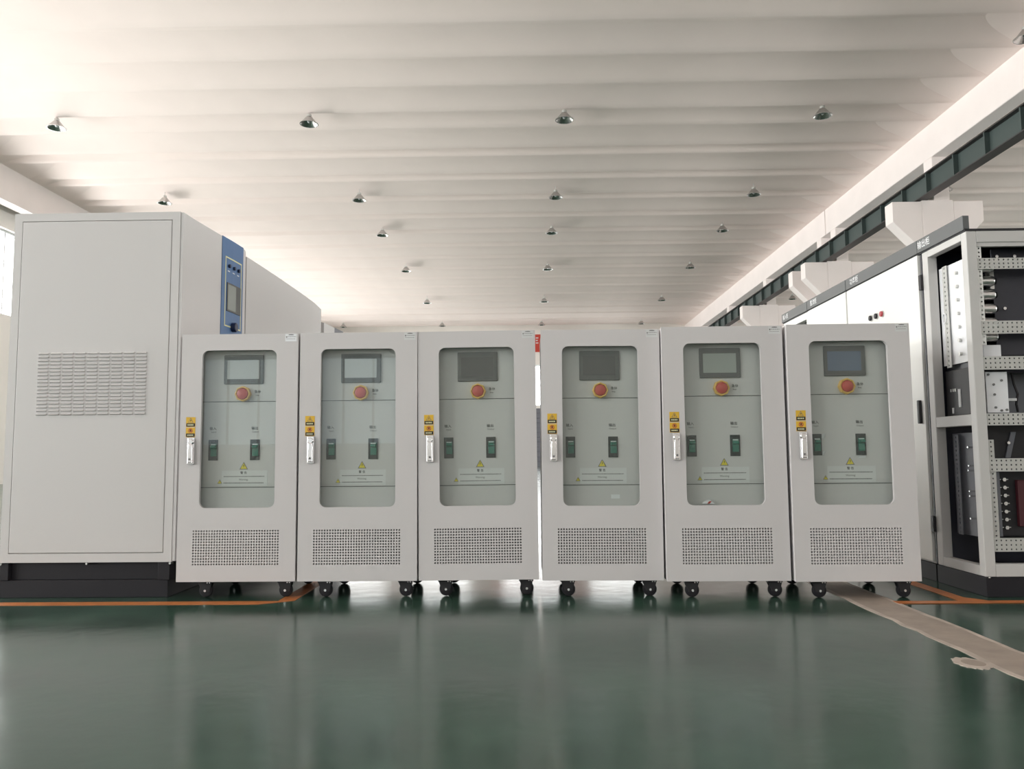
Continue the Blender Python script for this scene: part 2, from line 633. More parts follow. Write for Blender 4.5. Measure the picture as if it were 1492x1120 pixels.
lamp0 = make_lamp()
LAMPX = -11.05
ROWY = [18.31, 24.03, 27.99, 33.61, 40.84, 48.24]
first = True
rowname = ['nearest row', 'second row', 'third row', 'fourth row', 'fifth row', 'farthest row']
for r, yy in enumerate(ROWY):
    for k in range(4):
        if k == 0 and r in (2, 3, 4):
            continue
        o = lamp0 if first else copy_tree(lamp0)
        first = False
        o.location = (LAMPX + 6 * k, yy, 8.58 + 0.02)
        if r == 0 or r == 1:
            pos = ['leftmost', 'second from the left', 'third from the left', 'rightmost'][k]
        elif r == 5:
            pos = ['leftmost', 'second from the left', 'third from the left', 'rightmost'][k]
        else:
            pos = ['', 'leftmost', 'middle one', 'rightmost'][k]
        tag(o, 'aluminium high-bay lamp under the ceiling, %s of the %s' % (pos, rowname[r]), 'lamp', 'high-bay lamps of the main bay')
for (x, yy, lab) in ((12.6, 23.85, 'above the corbel by the open cabinet'), (13.6, 28.3, 'just under the crane rail'),
                     (13.6, 40.9, 'above the white cabinets'), (13.6, 49.0, 'farthest one')):
    o = copy_tree(lamp0)
    o.location = (x, yy, 8.6)
    tag(o, 'aluminium high-bay lamp of the side bay, ' + lab, 'lamp', 'high-bay lamps of the side bay')
o = copy_tree(lamp0)
o.location = (9.55, 14.9, 8.6)
tag(o, 'aluminium lamp half hidden by the white beam at the top corner', 'lamp', 'high-bay lamps of the main bay')

# ------------------------------------------------------------------ floor markings
TZ = 0.0015
t = MB()
t.prism([(-3.4, 3.935), (-1.30, 3.935), (-1.15, 4.03), (-1.15, 5.2), (-1.23, 5.2), (-1.23, 4.02), (-3.4, 4.02)], 'z', 0.0002, TZ)
tag(t.build('floor_tape', 'orange_tape'), 'orange floor tape in front of the tall grey cabinet with blue stripe', 'floor tape', 'orange floor tapes')
t = MB()
t.prism([(1.72, 3.86), (3.4, 3.86), (3.4, 3.925), (2.17, 3.925), (2.10, 4.02), (2.10, 6.8), (2.03, 6.8), (2.03, 3.925), (1.72, 3.925)], 'z', 0.0016, 0.0028)
tag(t.build('floor_tape', 'orange_tape'), 'orange floor tape in front of the open frame cabinet', 'floor tape', 'orange floor tapes')


def ragged(x, y0, y1, amp, n, rev=False):
    pts = []
    for k in range(n + 1):
        pts.append((x + random.uniform(-amp, amp), y0 + (y1 - y0) * k / n))
    return pts[::-1] if rev else pts


L = ragged(1.532, 1.2, 8.5, 0.008, 70)
Rr = ragged(1.722, 1.2, 8.5, 0.006, 70, True)
MB().prism(L + Rr, 'z', 0.0002, 0.0013).build('repair_strip', 'repair', floor)
ep = []
for k in range(70):
    ep.append(L[k])
e1 = MB().prism([(x - 0.012, yy) for x, yy in L] + [(x + 0.012 + random.uniform(-.004, .004), yy) for x, yy in L[::-1]], 'z', 0.0003, 0.0016)
e1.build('repair_edge', 'repair_edge', floor)
e1 = MB().prism([(x + 0.010, yy) for x, yy in Rr] + [(x - 0.010 + random.uniform(-.004, .004), yy) for x, yy in Rr[::-1]], 'z', 0.0003, 0.0016)
e1.build('repair_edge', 'repair_edge', floor)
pts = []
for k in range(36):
    a = 2 * PI * k / 36
    pts.append((1.475 + (0.055 + random.uniform(-.006, .006)) * math.cos(a), 2.79 + (0.075 + random.uniform(-.008, .008)) * math.sin(a)))
ins = [(1.482 + 0.035 * math.cos(2 * PI * k / 24), 2.795 + 0.045 * math.sin(2 * PI * k / 24)) for k in range(24)]
MB().prism(pts, 'z', 0.0002, 0.0017).build('repair_patch', 'repair_edge', floor)
MB().prism(ins, 'z', 0.0017, 0.0021).build('repair_patch', 'repair', floor)


# ------------------------------------------------------------------ wheeled control cabinet
CW, CH, ZB, CD = 0.6, 1.251, 0.085, 0.545


def caster():
    parts = []
    e_pl = MB().box(-0.036, 0.036, -0.03, 0.03, 0.079, 0.0848).mesh('mount_plate')
    fk = MB()
    fk.prism([(-0.036, 0.079), (0.036, 0.079), (0.022, 0.028), (-0.016, 0.028)], 'y', -0.019, -0.0155)
    fk.prism([(-0.036, 0.079), (0.036, 0.079), (0.022, 0.028), (-0.016, 0.028)], 'y', 0.0155, 0.019)
    fk.box(-0.036, 0.036, -0.019, 0.019, 0.072, 0.079)
    wh = MB().lathe([(0.0, -0.014), (0.024, -0.014), (0.031, -0.012), (0.0345, -0.006), (0.0345, 0.006), (0.031, 0.012), (0.024, 0.014), (0.0, 0.014)], 28,
                    (0.003, 0, 0.0345), 'y')
    ax = MB().cyl((0.003, 0, 0.0345), 'y', 0.0062, -0.0235, 0.0235, 12)
    bo = MB().cyl((0.014, 0, 0.074), 'y', 0.003, -0.0235, -0.019, 8)
    bo.cyl((0.026, 0, 0.074), 'y', 0.003, -0.0235, -0.019, 8)
    return e_pl, fk.mesh('fork'), wh.mesh('wheel'), ax.mesh('axle_bolt'), bo.mesh('swivel_bolt')


def triangle_sticker(cx, cz, s, y, parent, nm='warning_triangle', body='yellow_triangle'):
    h = s * 0.87
    o = MB().prism([(cx - s / 2, cz - h / 2), (cx + s / 2, cz - h / 2), (cx, cz + h / 2)], 'y', y - 0.0008, y).build(nm, 'ink_soft', parent)
    k = 0.76
    dz = -h * 0.035
    MB().prism([(cx - s / 2 * k, cz - h / 2 * k + dz), (cx + s / 2 * k, cz - h / 2 * k + dz), (cx, cz + h / 2 * k + dz)], 'y', y - 0.0014, y - 0.0008).build(
        'yellow_field', body, o)
    b = s * 0.06
    MB().prism([(cx + b * .6, cz + h * .17), (cx - b * 1.2, cz - h * .04), (cx, cz - h * .04), (cx - b * .8, cz - h * .28),
                (cx + b * 1.4, cz + h * .02), (cx + b * .2, cz + h * .02), (cx + b * 1.3, cz + h * .17)], 'y', y - 0.0018, y - 0.0014).build('flash_symbol', 'ink', o)
    return o


def dashes(x0, x1, z, h, y, m, parent, name, seed, lo=0.004, hi=0.012, gap=0.0022):
    rnd = random.Random(seed)
    mb = MB()
    x = x0
    while x < x1 - 0.002:
        w = min(rnd.uniform(lo, hi), x1 - x)
        mb.box(x, x + w, y - 0.0006, y, z - h / 2, z + h / 2)
        x += w + gap
    return mb.build(name, m, parent)


def make_cabinet():
    e = empty('control_cabinet', (0, 0, 0))
    zb, zt = ZB, ZB + CH
    # carcass, open towards the door
    c = MB()
    c.box(0.004, 0.018, 0.020, CD, zb, zt)
    c.box(CW - 0.018, CW - 0.004, 0.020, CD, zb, zt)
    c.box(0.018, CW - 0.018, 0.020, CD, zt - 0.014, zt)
    c.box(0.018, CW - 0.018, 0.020, CD, zb, zb + 0.014)
    c.box(0.018, CW - 0.018, CD - 0.012, CD, zb + 0.014, zt - 0.014)
    c.build('body', 'cab_grey', e)
    # door: sheet with rounded window and square vent holes
    d = MB()
    zs0 = 0.300
    win = rrect(0.107, 0.490, 0.366, 1.167, 0.032, 6)
    d.plate([(0, zb + zs0), (CW, zb + zs0), (CW, zt), (0, zt)], [[(u, w + zb) for u, w in win]], 0, 0.018)
    nvx, nvz = 33, 13
    vx0, vx1, vz0, vz1 = 0.076, 0.518, 0.079, 0.258
    px, pz = (vx1 - vx0) / nvx, (vz1 - vz0) / nvz
    xs, zs = [0], [0]
    for i in range(nvx):
        xs += [vx0 + px * i + px * 0.22, vx0 + px * i + px * 0.78]
    for j in range(nvz):
        zs += [vz0 + pz * j + pz * 0.22, vz0 + pz * j + pz * 0.78]
    xs.append(CW)
    zs.append(zs0)
    d.grid_plate(xs, [w + zb for w in zs], lambda i, j: not (i % 2 == 1 and j % 2 == 1), 0, 0.018)
    door = d.build('door', 'cab_grey', e)
    MB().box(0.085, 0.512, 0.0185, 0.0225, zb + 0.345, zb + 1.188).build('glass_pane', 'door_glass', door)
    # dark sheet behind the vent, standing in for the shade inside
    MB().box(0.06, 0.534, 0.024, 0.030, zb + 0.06, zb + 0.275).build('vent_dark_sheet', 'gap', door)
    # handle
    hx = 0.061
    hd = MB().prism(rrect(hx - 0.018, hx + 0.018, zb + 0.586, zb + 0.722, 0.006, 3), 'y', -0.007, 0.0).build('handle', 'chrome', door, bevel=0.002)
    MB().prism([(hx - 0.013, zb + 0.592), (hx + 0.013, zb + 0.592), (hx + 0.0125, zb + 0.672), (hx + 0.0095, zb + 0.690),
                (hx - 0.0095, zb + 0.690), (hx - 0.0125, zb + 0.672)], 'y', -0.020, -0.007).build('lever', 'chrome', hd, bevel=0.004, seg=3)
    MB().cyl((hx, 0, zb + 0.700), 'y', 0.015, -0.016, -0.007, 20).build('lever_hub', 'chrome', hd, smooth=True, bevel=0.003)
    MB().cyl((hx, 0, zb + 0.612), 'y', 0.0055, -0.0215, -0.0195, 12).build('lock', 'ink_soft', hd)
    # hazard stickers over the handle
    sx0, sx1 = 0.031, 0.079
    for k, (z0, z1) in enumerate(((0.776, 0.826), (0.724, 0.773))):
        s = MB().box(sx0, sx1, -0.0010, 0.0, zb + z0, zb + z1).build('hazard_sticker', 'yellow', door)
        MB().box(sx0 + 0.002, sx1 - 0.002, -0.0016, -0.0010, zb + z0 + 0.002, zb + z0 + 0.019).build('caption_bar', 'ink', s)
        dashes(sx0 + 0.008, sx1 - 0.008, zb + z0 + 0.0105, 0.006, -0.0016, 'cream_line', s, 'caption', 11 + k, 0.005, 0.007, 0.002)
        cx, cz = (sx0 + sx1) / 2, zb + z0 + 0.034
        if k == 0:
            MB().prism([(cx - 0.014, cz - 0.012), (cx + 0.014, cz - 0.012), (cx, cz + 0.013)], 'y', -0.0016, -0.0010).build('triangle_symbol', 'ink_soft', s)
            MB().prism([(cx - 0.0105, cz - 0.010), (cx + 0.0105, cz - 0.010), (cx, cz + 0.009)], 'y', -0.0020, -0.0016).build('yellow_field', 'yellow', s)
            MB().prism([(cx + 0.001, cz + 0.004), (cx - 0.003, cz - 0.002), (cx, cz - 0.002), (cx - 0.002, cz - 0.009), (cx + 0.004, cz), (cx + 0.001, cz)], 'y', -0.0024, -0.0020).build('flash_symbol', 'ink', s)
        else:
            MB().lathe([(0.0085, -0.0016), (0.0115, -0.0016), (0.0115, -0.0010), (0.0085, -0.0010)], 20, (cx, 0, cz - 0.001), 'y').build('ring_symbol', 'estop_red', s)
            MB().prism([(cx - 0.008, cz + 0.005), (cx - 0.006, cz + 0.007), (cx + 0.008, cz - 0.007), (cx + 0.006, cz - 0.009)], 'y', -0.0018, -0.0010).build('slash_symbol', 'estop_red', s)
            MB().prism([(cx - 0.004, cz - 0.006), (cx + 0.004, cz - 0.006), (cx + 0.005, cz + 0.004), (cx, cz + 0.006), (cx - 0.005, cz + 0.003)], 'y', -0.0015, -0.0010).build('hand_symbol', 'ink', s)
    # name plate in the top corner
    npl = MB().box(0.533, 0.592, -0.0008, 0.0, zb + 1.210, zb + 1.248).build('name_plate', 'label_pale', door)
    MB().prism([(0.548, zb + 1.2415), (0.578, zb + 1.2415), (0.574, zb + 1.2455), (0.563, zb + 1.2465), (0.552, zb + 1.2455)], 'y', -0.0013, -0.0008).build('logo', 'ink_soft', npl)
    MB().box(0.537, 0.543, -0.0013, -0.0008, zb + 1.229, zb + 1.236).build('logo', 'ink_soft', npl)
    dashes(0.546, 0.588, zb + 1.2335, 0.0022, -0.0008, 'ink_soft', npl, 'fine_print', 3)
    dashes(0.538, 0.584, zb + 1.2225, 0.0018, -0.0008, 'ink_soft', npl, 'fine_print', 4)
    # inner plates
    PY = 0.064
    for (z0, z1) in ((0.909, 1.235), (0.4685, 0.9055), (0.330, 0.465)):
        MB().box(0.02, CW - 0.02, PY, PY + 0.012, zb + z0, zb + z1).build('inner_plate', 'cab_inner', e)
    MB().box(0.02, CW - 0.02, PY + 0.013, PY + 0.02, zb + 0.33, zb + 1.235).build('inner_backing', 'gap', e)
    # touch screen
    hm = MB().prism(rrect(0.198, 0.404, zb + 0.998, zb + 1.150, 0.004, 2), 'y', PY - 0.008, PY).build('touch_screen', 'bezel', e, bevel=0.002)
    scr = MB().box(0.216, 0.382, PY - 0.0088, PY - 0.008, zb + 1.024, zb + 1.122).build('screen', 'screen', hm)
    # emergency stop
    ex, ez = 0.303, zb + 0.946
    es = MB().cyl((ex, 0, ez), 'y', 0.041, PY - 0.010, PY, 8).build('emergency_stop', 'estop_yellow', e, bevel=0.002)
    MB().lathe([(0.040, PY - 0.010), (0.040, PY - 0.026), (0.036, PY - 0.028), (0.032, PY - 0.026), (0.032, PY - 0.010)], 8, (ex, 0, ez), 'y').build('guard_ring', 'estop_yellow', es)
    MB().lathe([(0.0, PY - 0.034), (0.020, PY - 0.033), (0.027, PY - 0.030), (0.029, PY - 0.025), (0.024, PY - 0.020), (0.016, PY - 0.010)], 24, (ex, 0, ez), 'y').build(
        'red_button', 'estop_red', es, smooth=True)
    tp = MB().box(0.352, 0.400, PY - 0.0008, PY, zb + 0.930, zb + 0.966).build('stop_label', 'cab_inner', e)
    text('急停', 0.017, 'ink', tp, (0.374, PY - 0.0012, zb + 0.957))
    text('Stop', 0.010, 'ink', tp, (0.372, PY - 0.0012, zb + 0.940))
    # breakers
    for k, (x0, x1, zh, en) in enumerate(((0.125, 0.173, '输入', 'Input'), (0.341, 0.390, '输出', 'Output'))):
        xm = (x0 + x1) / 2
        br = MB().plate([(x0, zb + 0.605), (x1, zb + 0.605), (x1, zb + 0.711), (x0, zb + 0.711)],
                        [[(x0 + 0.007, zb + 0.613), (x1 - 0.005, zb + 0.613), (x1 - 0.005, zb + 0.703), (x0 + 0.007, zb + 0.703)]], PY - 0.004, PY + 0.001).build('breaker', 'breaker_dark', e)
        MB().box(x0 + 0.001, x1 - 0.001, PY - 0.0005, PY + 0.001, zb + 0.606, zb + 0.710).build('recess', 'breaker_dark', br)
        MB().box(x0 + 0.011, x1 - 0.006, PY - 0.006, PY - 0.0005, zb + 0.626, zb + 0.690).build('green_body', 'breaker_green', br, bevel=0.002)
        MB().prism([(PY - 0.006, zb + 0.664), (PY - 0.020, zb + 0.668), (PY - 0.020, zb + 0.676), (PY - 0.006, zb + 0.684)], 'x', x0 + 0.013, x1 - 0.008).build('toggle', 'breaker_green', br, bevel=0.0015)
        MB().box(x0 + 0.013, x1 - 0.010, PY - 0.0066, PY - 0.006, zb + 0.684, zb + 0.688).build('marking', 'label_white', br)
        text(zh, 0.018, 'ink', e, (xm - 0.003 if k else xm - 0.004, PY - 0.0005, zb + 0.768))
        text(en, 0.012, 'ink_soft', e, (xm, PY - 0.0005, zb + 0.751))
    # warning label
    triangle_sticker(0.309, zb + 0.577, 0.044, PY, e)
    wl = MB().box(0.196, 0.432, PY - 0.0006, PY, zb + 0.474, zb + 0.552).build('warning_label', 'label_pale', e)
    text('警 告', 0.015, 'ink', wl, (0.309, PY - 0.0009, zb + 0.540))
    dashes(0.206, 0.416, zb + 0.522, 0.0042, PY - 0.0006, 'ink_soft', wl, 'fine_print', 7)
    text('Warning:', 0.013, 'ink_soft', wl, (0.309, PY - 0.0009, zb + 0.506))
    dashes(0.206, 0.416, zb + 0.489, 0.0042, PY - 0.0006, 'ink_soft', wl, 'fine_print', 8)
    triangle_sticker(0.186, zb + 0.497, 0.025, PY, e)
    # casters
    pl, fk, wh, ax, bo = caster()
    for (x, yy) in ((0.128, 0.065), (0.535, 0.065), (0.128, 0.48), (0.535, 0.48)):
        cs = place('caster', fk, 'black', e, loc=(x, yy, 0))
        place('mount_plate', pl, 'black', cs)
        place('wheel', wh, 'rubber', cs, smooth=True)
        place('axle_bolt', ax, 'bolt', cs)
        place('swivel_bolt', bo, 'bolt', cs)
    return e, scr


cab0, scr0 = make_cabinet()
CABS = [(-1.767, 4.088, -0.002, 0), (-1.155, 4.082, 0.001, 0), (-0.546, 4.087, -0.004, -0.006),
        (0.069, 4.066, 0.0, 0.004), (0.676, 4.017, -0.005, 0), (1.287, 3.983, -0.008, 0)]
CLAB = ['grey wheeled control cabinet directly beside the tall blue-striped cabinet, first of six',
        'grey wheeled control cabinet, second of six counted from the tall blue-striped cabinet',
        'grey wheeled control cabinet at the left of the bright gap, third of six',
        'grey wheeled control cabinet at the right of the bright gap, fourth of six',
        'grey wheeled control cabinet, second of six counted from the open frame cabinet',
        'grey wheeled control cabinet nearest the open frame cabinet, last of six']
SCR = ['screen_pale_reflection', 'screen_pale_reflection', 'screen', 'screen', 'screen_light', 'screen_blue_reflection']  # lighter entries hold reflections painted into the screen colour
cabs = []
for i, (x, yy, a, lean) in enumerate(CABS):
    o = cab0 if i == 0 else copy_tree(cab0)
    o.location = (x, yy, 0)
    o.rotation_euler = (0, lean, a)
    tag(o, CLAB[i], 'control cabinet', 'six wheeled control cabinets')
    cabs.append(o)
for o, sm in zip(cabs, SCR):
    for ch in o.children:
        if ch.name.startswith('touch_screen'):
            for g in ch.children:
                me = g.data.copy()
                me.materials.clear()
                me.materials.append(MATS[sm])
                g.data = me
# the first cabinet's plate is whiter than the others
for ch in cabs[0].children:
    if ch.name.startswith('door'):
        for g in ch.children:
            if g.name.startswith('name_plate'):
                g.data = g.data.copy()
                g.data.materials.clear()
                g.data.materials.append(MATS['white_gloss'])
# things seen only in single cabinets
MB().box(0.352, 0.396, 0.0630, 0.0638, ZB + 0.398, ZB + 0.418).build('blank_plate', 'label_white', cabs[3])

MB().quad_prism([(0.185, 0.034, ZB + 0.372), (0.250, 0.034, ZB + 0.370), (0.232, 0.034, ZB + 0.386), (0.200, 0.034, ZB + 0.382)],
                [(0.190, 0.050, ZB + 0.376), (0.246, 0.052, ZB + 0.374), (0.228, 0.054, ZB + 0.392), (0.205, 0.052, ZB + 0.388)]).build('paper_scrap', 'white_gloss', cabs[4])
MB().prism([(0.212, ZB + 0.372), (0.224, ZB + 0.372), (0.234, ZB + 0.384), (0.222, ZB + 0.384)], 'y', 0.0325, 0.0338).build('paper_scrap', 'estop_red', cabs[4])
for (a, c, z0, z1) in ((0.172, 0.190, 0.690, 0.712), (0.172, 0.186, 0.606, 0.628), (0.350, 0.388, 0.590, 0.602)):
    MB().quad_prism([(a, 0.0635, ZB + z0), (c - 0.006, 0.060, ZB + z0), (c, 0.052, ZB + z1), (a + 0.008, 0.058, ZB + z1)],
                    [(a, 0.0640, ZB + z0), (c - 0.006, 0.061, ZB + z0), (c, 0.053, ZB + z1), (a + 0.008, 0.059, ZB + z1)]).build('peeling_tape', 'label_white', cabs[5])


# ------------------------------------------------------------------ tall grey power cabinets (left)
def bowed(y0, y1, pts):
    return [(yy, x) for yy, x in pts]


def tall_cabinet(name, label, y0, y1, h, prof, stripe=None):
    """cabinet whose doors face +x; prof is the plan outline of the bowed door front [(y, offset)]"""
    X0, X1, zb = -2.70, -1.80, 0.178
    e = empty(name, (0, y0, 0))
    tag(e, label, 'power cabinet', 'tall grey power cabinets')
    D = y1 - y0
    MB().box(X0, X1 - 0.016, 0.012, D - 0.004, zb, zb + h).build('body', 'big_grey', e, bevel=0.004)
    # front frame facing the camera: rails around a seam
    f = MB()
    f.plate([(X0, zb), (X1 - 0.016, zb), (X1 - 0.016, zb + h), (X0, zb + h)],
            [[(X0 + 0.042, zb + 0.045), (X1 - 0.058, zb + 0.045), (X1 - 0.058, zb + h - 0.042), (X0 + 0.042, zb + h - 0.042)]], 0.0, 0.012)
    f.build('side_frame', 'big_grey', e)
    p = MB().box(X0 + 0.0445, X1 - 0.0605, -0.001, 0.011, zb + 0.048, zb + h - 0.0445).build('side_panel', 'big_grey', e, bevel=0.003)
    # door
    pl = [(X1 - 0.015, 0.003)] + [(X1 + o, yy) for yy, o in prof] + [(X1 - 0.015, D - 0.006)]
    d = MB().prism(pl, 'z', zb + 0.004, zb + h - 0.004).build('door', 'big_grey', e)
    # plinth
    b = MB()
    b.box(X0 - 0.02, X1 - 0.035, 0.012, D, 0.0, 0.088)
    b.box(X0, X0 + 0.045, 0.004, D, 0.088, zb)
    b.box(X1 - 0.085, X1 - 0.025, 0.004, D, 0.088, zb)
    b.box(X0 + 0.045, X1 - 0.085, 0.03, D, 0.088, zb)
    pb = b.build('plinth', 'plinth', e, bevel=0.002)
    for bx in (X0 + 0.008, (X0 + X1) / 2, X1 - 0.022):
        MB().cyl((bx, 0, zb - 0.006), 'y', 0.006, -0.003, 0.03, 10).build('bolt', 'bolt', pb)
    return e, p, d


EA, panelA, doorA = tall_cabinet('power_cabinet', 'tall grey power cabinet with louvred side panel and blue control stripe', 4.14, 5.085, 1.822,
                                 [(0.003, 0.0), (0.15, 0.006), (0.46, 0.030), (0.60, 0.042), (0.75, 0.050), (0.80, 0.046), (0.86, 0.03), (0.90, 0.012), (0.935, 0.0)])
EB, _, _ = tall_cabinet('power_cabinet', 'tall grey power cabinet standing right behind the blue-striped one', 5.10, 7.04, 1.822,
                        [(0.003, 0.0), (0.05, 0.004), (0.6, 0.018), (1.2, 0.024), (1.55, 0.022), (1.70, 0.014), (1.90, 0.0)])
EC, _, doorC = tall_cabinet('power_cabinet', 'farthest tall grey cabinet, only its dark-striped top corner showing', 7.10, 7.95, 1.722,
                            [(0.003, 0.0), (0.25, 0.02), (0.55, 0.04), (0.70, 0.02), (0.84, 0.0)])
MB().prism([(-1.80 + 0.02, 0.26), (-1.76 + 0.005, 0.56), (-1.79, 0.72), (-1.80, 0.72), (-1.80, 0.26)], 'z', 0.3, 1.897).build('dark_stripe', 'slate', EC)

# louvres on the side panel: 9 columns by 18 rows
lv = MB().quad_prism([(-0.0275, -0.001, 0.006), (0.0275, -0.001, 0.006), (0.0275, -0.001, -0.006), (-0.0275, -0.001, -0.006)],
                     [(-0.025, -0.002, 0.005), (0.025, -0.002, 0.004), (0.0255, -0.0115, -0.0030), (-0.0255, -0.0115, -0.0030)])
lv = lv.mesh('louver')
for j in range(18):
    for i in range(9):
        place('louver', lv, 'big_grey', panelA, loc=(-2.546 + 0.0322 + i * 0.0643, 0, 0.936 + j * 0.0186))

# blue control stripe on the bowed door
def bow(yy):
    P = [(0.003, 0.0), (0.15, 0.006), (0.46, 0.030), (0.60, 0.042), (0.75, 0.050), (0.80, 0.046), (0.86, 0.03)]
    for (a, oa), (c, oc) in zip(P, P[1:]):
        if a <= yy <= c:
            return oa + (oc - oa) * (yy - a) / (c - a)
    return 0


SY = [0.46, 0.53, 0.60, 0.68, 0.75]
front = [(-1.80 + bow(s) + 0.004, s) for s in SY]
backp = [(-1.80 + bow(s) - 0.004, s) for s in SY[::-1]]
bl = MB().prism(front + backp, 'z', 0.30, 1.998).build('blue_stripe', 'blue_panel', EA)


def on_stripe(y0, y1, z0, z1, t, name, m, parent, t0=0.004):
    ys = [y0] + [s for s in (0.60,) if y0 < s < y1] + [y1]
    fr = [(-1.80 + bow(s) + t, s) for s in ys]
    bk = [(-1.80 + bow(s) + t0 - 0.001, s) for s in ys[::-1]]
    return MB().prism(fr + bk, 'z', z0, z1).build(name, m, parent)


for (a, c, z0, z1) in ((0.50, 0.508, 1.475, 1.885), (0.717, 0.725, 1.475, 1.885), (0.50, 0.725, 1.880, 1.888), (0.50, 0.725, 1.472, 1.480)):
    on_stripe(a, c, z0, z1, 0.0055, 'cream_outline', 'cream_line', bl)
sc = on_stripe(0.525, 0.712, 1.565, 1.735, 0.008, 'screen', 'bezel', bl)
on_stripe(0.535, 0.64, 1.575, 1.725, 0.0085, 'screen_glass', 'screen_light', bl)
for s in (0.545, 0.61, 0.675):
    MB().cyl((0, s, 1.835), 'x', 0.011, -1.80 + bow(s), -1.80 + bow(s) + 0.016, 14).build('indicator', 'blue_dark', bl)
    on_stripe(s - 0.014, s + 0.014, 1.802, 1.808, 0.0052, 'indicator_caption', 'label_white', bl)
MB().cyl((0, 0.61, 1.478), 'x', 0.028, -1.80 + bow(0.61), -1.80 + bow(0.61) + 0.03, 18).build('knob', 'blue_dark', bl, smooth=True, bevel=0.004)


# ------------------------------------------------------------------ white cabinet row (right)
RX, RY0 = 2.214, 4.02
HZ0, HZ1 = 1.818, 1.886


def perf(x0, x1, z0, z1, nx, nz, y0, y1, hole, name, m, parent, axis='y'):
    px, pz = (x1 - x0) / nx, (z1 - z0) / nz
    xs, zs = [x0], [z0]
    for i in range(nx):
        c = x0 + px * (i + .5)
        xs += [c - hole / 2, c + hole / 2]
    for j in range(nz):
        c = z0 + pz * (j + .5)
        zs += [c - hole / 2, c + hole / 2]
    xs.append(x1)
    zs.append(z1)
    return MB().grid_plate(xs, zs, lambda i, j: not (i % 2 == 1 and j % 2 == 1), y0, y1, axis).build(name, m, parent)


def frame_cabinet(name, label, ya, yb, sign, width=0.95):
    """cabinet standing in the row; local origin at its near floor corner"""
    e = empty(name, (RX, ya, 0))
    tag(e, label, 'switch cabinet', 'row of white switch cabinets')
    D = yb - ya
    MB().box(0.006, width, 0.006, D - 0.002, 0.0, 0.094).build('plinth', 'plinth', e, bevel=0.002)
    t = MB()
    t.box(-0.004, width, 0.0, D, HZ0 - 0.012, HZ0)
    t.build('roof', 'black', e)
    h = MB().prism([(-0.012, HZ0 - 0.006), (0.02, HZ0 - 0.006), (0.02, HZ1), (-0.012, HZ1)], 'y', 0.0, D).build('header_strip', 'header_grey', e, bevel=0.002)
    return e, h, D


# first: open frame
EO, HO, D = frame_cabinet('frame_cabinet', 'open grey frame cabinet with silver capacitors and perforated rails inside', 4.02, 4.50, '输出柜')
text('输出柜', 0.046, 'label_white', HO, (-0.0128, 0.405, 1.849), (PI / 2, 0, -PI / 2))
WD = 0.95
for (px, py) in ((0, 0), (WD - 0.052, 0), (0, D - 0.085), (WD - 0.07, D - 0.085)):
    dy = 0.05 if py == 0 else 0.06
    MB().box(px, px + 0.052, py, py + dy, 0.097, 1.806).build('post', 'frame_grey', EO, bevel=0.004)
for z0, z1 in ((1.748, 1.806), (0.097, 0.158)):
    MB().box(0.052, WD - 0.052, 0.0, 0.045, z0, z1).build('cross_bar', 'frame_grey', EO, bevel=0.003)
    MB().box(0.0, 0.045, 0.05, D - 0.085, z0 + (0.02 if z0 > 1 else 0), z1 - (0.0 if z0 > 1 else 0.012)).build('cross_bar', 'frame_grey', EO, bevel=0.003)
MB().box(0.052, 0.056, 0.020, 0.045, 0.158, 1.728).build('inner_lip', 'frame_grey', EO)
MB().box(0.052, WD - 0.07, 0.006, 0.03, 1.728, 1.748).build('inner_lip', 'frame_grey', EO)
MB().box(0.0, WD, D - 0.020, D - 0.008, 0.1, 1.8).build('rear_sheet', 'dark_panel', EO)
MB().box(WD - 0.012, WD, 0.05, D - 0.085, 0.1, 1.8).build('far_sheet', 'frame_grey', EO)
MB().box(0.05, WD - 0.02, 0.05, D - 0.03, 0.094, 0.110).build('bottom_sheet', 'dark_panel', EO)
for (z0, z1) in ((1.612, 1.668), (1.285, 1.350), (1.106, 1.172), (0.830, 0.890), (0.604, 0.668), (0.217, 0.281)):
    perf(0.053, WD - 0.053, z0, z1, 36, 3, 0.004, 0.008, 0.0075, 'perforated_rail', 'rail_grey', EO)
    MB().box(0.053, WD - 0.053, 0.008, 0.030, z1 - 0.004, z1).build('rail_flange', 'rail_grey', EO)
# upright perforated strips behind the post
perf(0.056, 0.078, 1.35, 1.612, 1, 12, 0.012, 0.016, 0.008, 'perforated_strip', 'cab_white', EO)
perf(0.056, 0.078, 1.668, 1.73, 1, 3, 0.012, 0.016, 0.008, 'perforated_strip', 'cab_white', EO)
perf(0.056, 0.078, 1.23, 1.285, 1, 2, 0.012, 0.016, 0.008, 'perforated_strip', 'cab_white', EO)
perf(0.056, 0.086, 0.281, 0.604, 1, 14, 0.012, 0.016, 0.0075, 'perforated_strip', 'rail_grey', EO)
perf(0.056, 0.084, 0.668, 0.76, 1, 4, 0.012, 0.016, 0.0075, 'perforated_strip', 'rail_grey', EO)
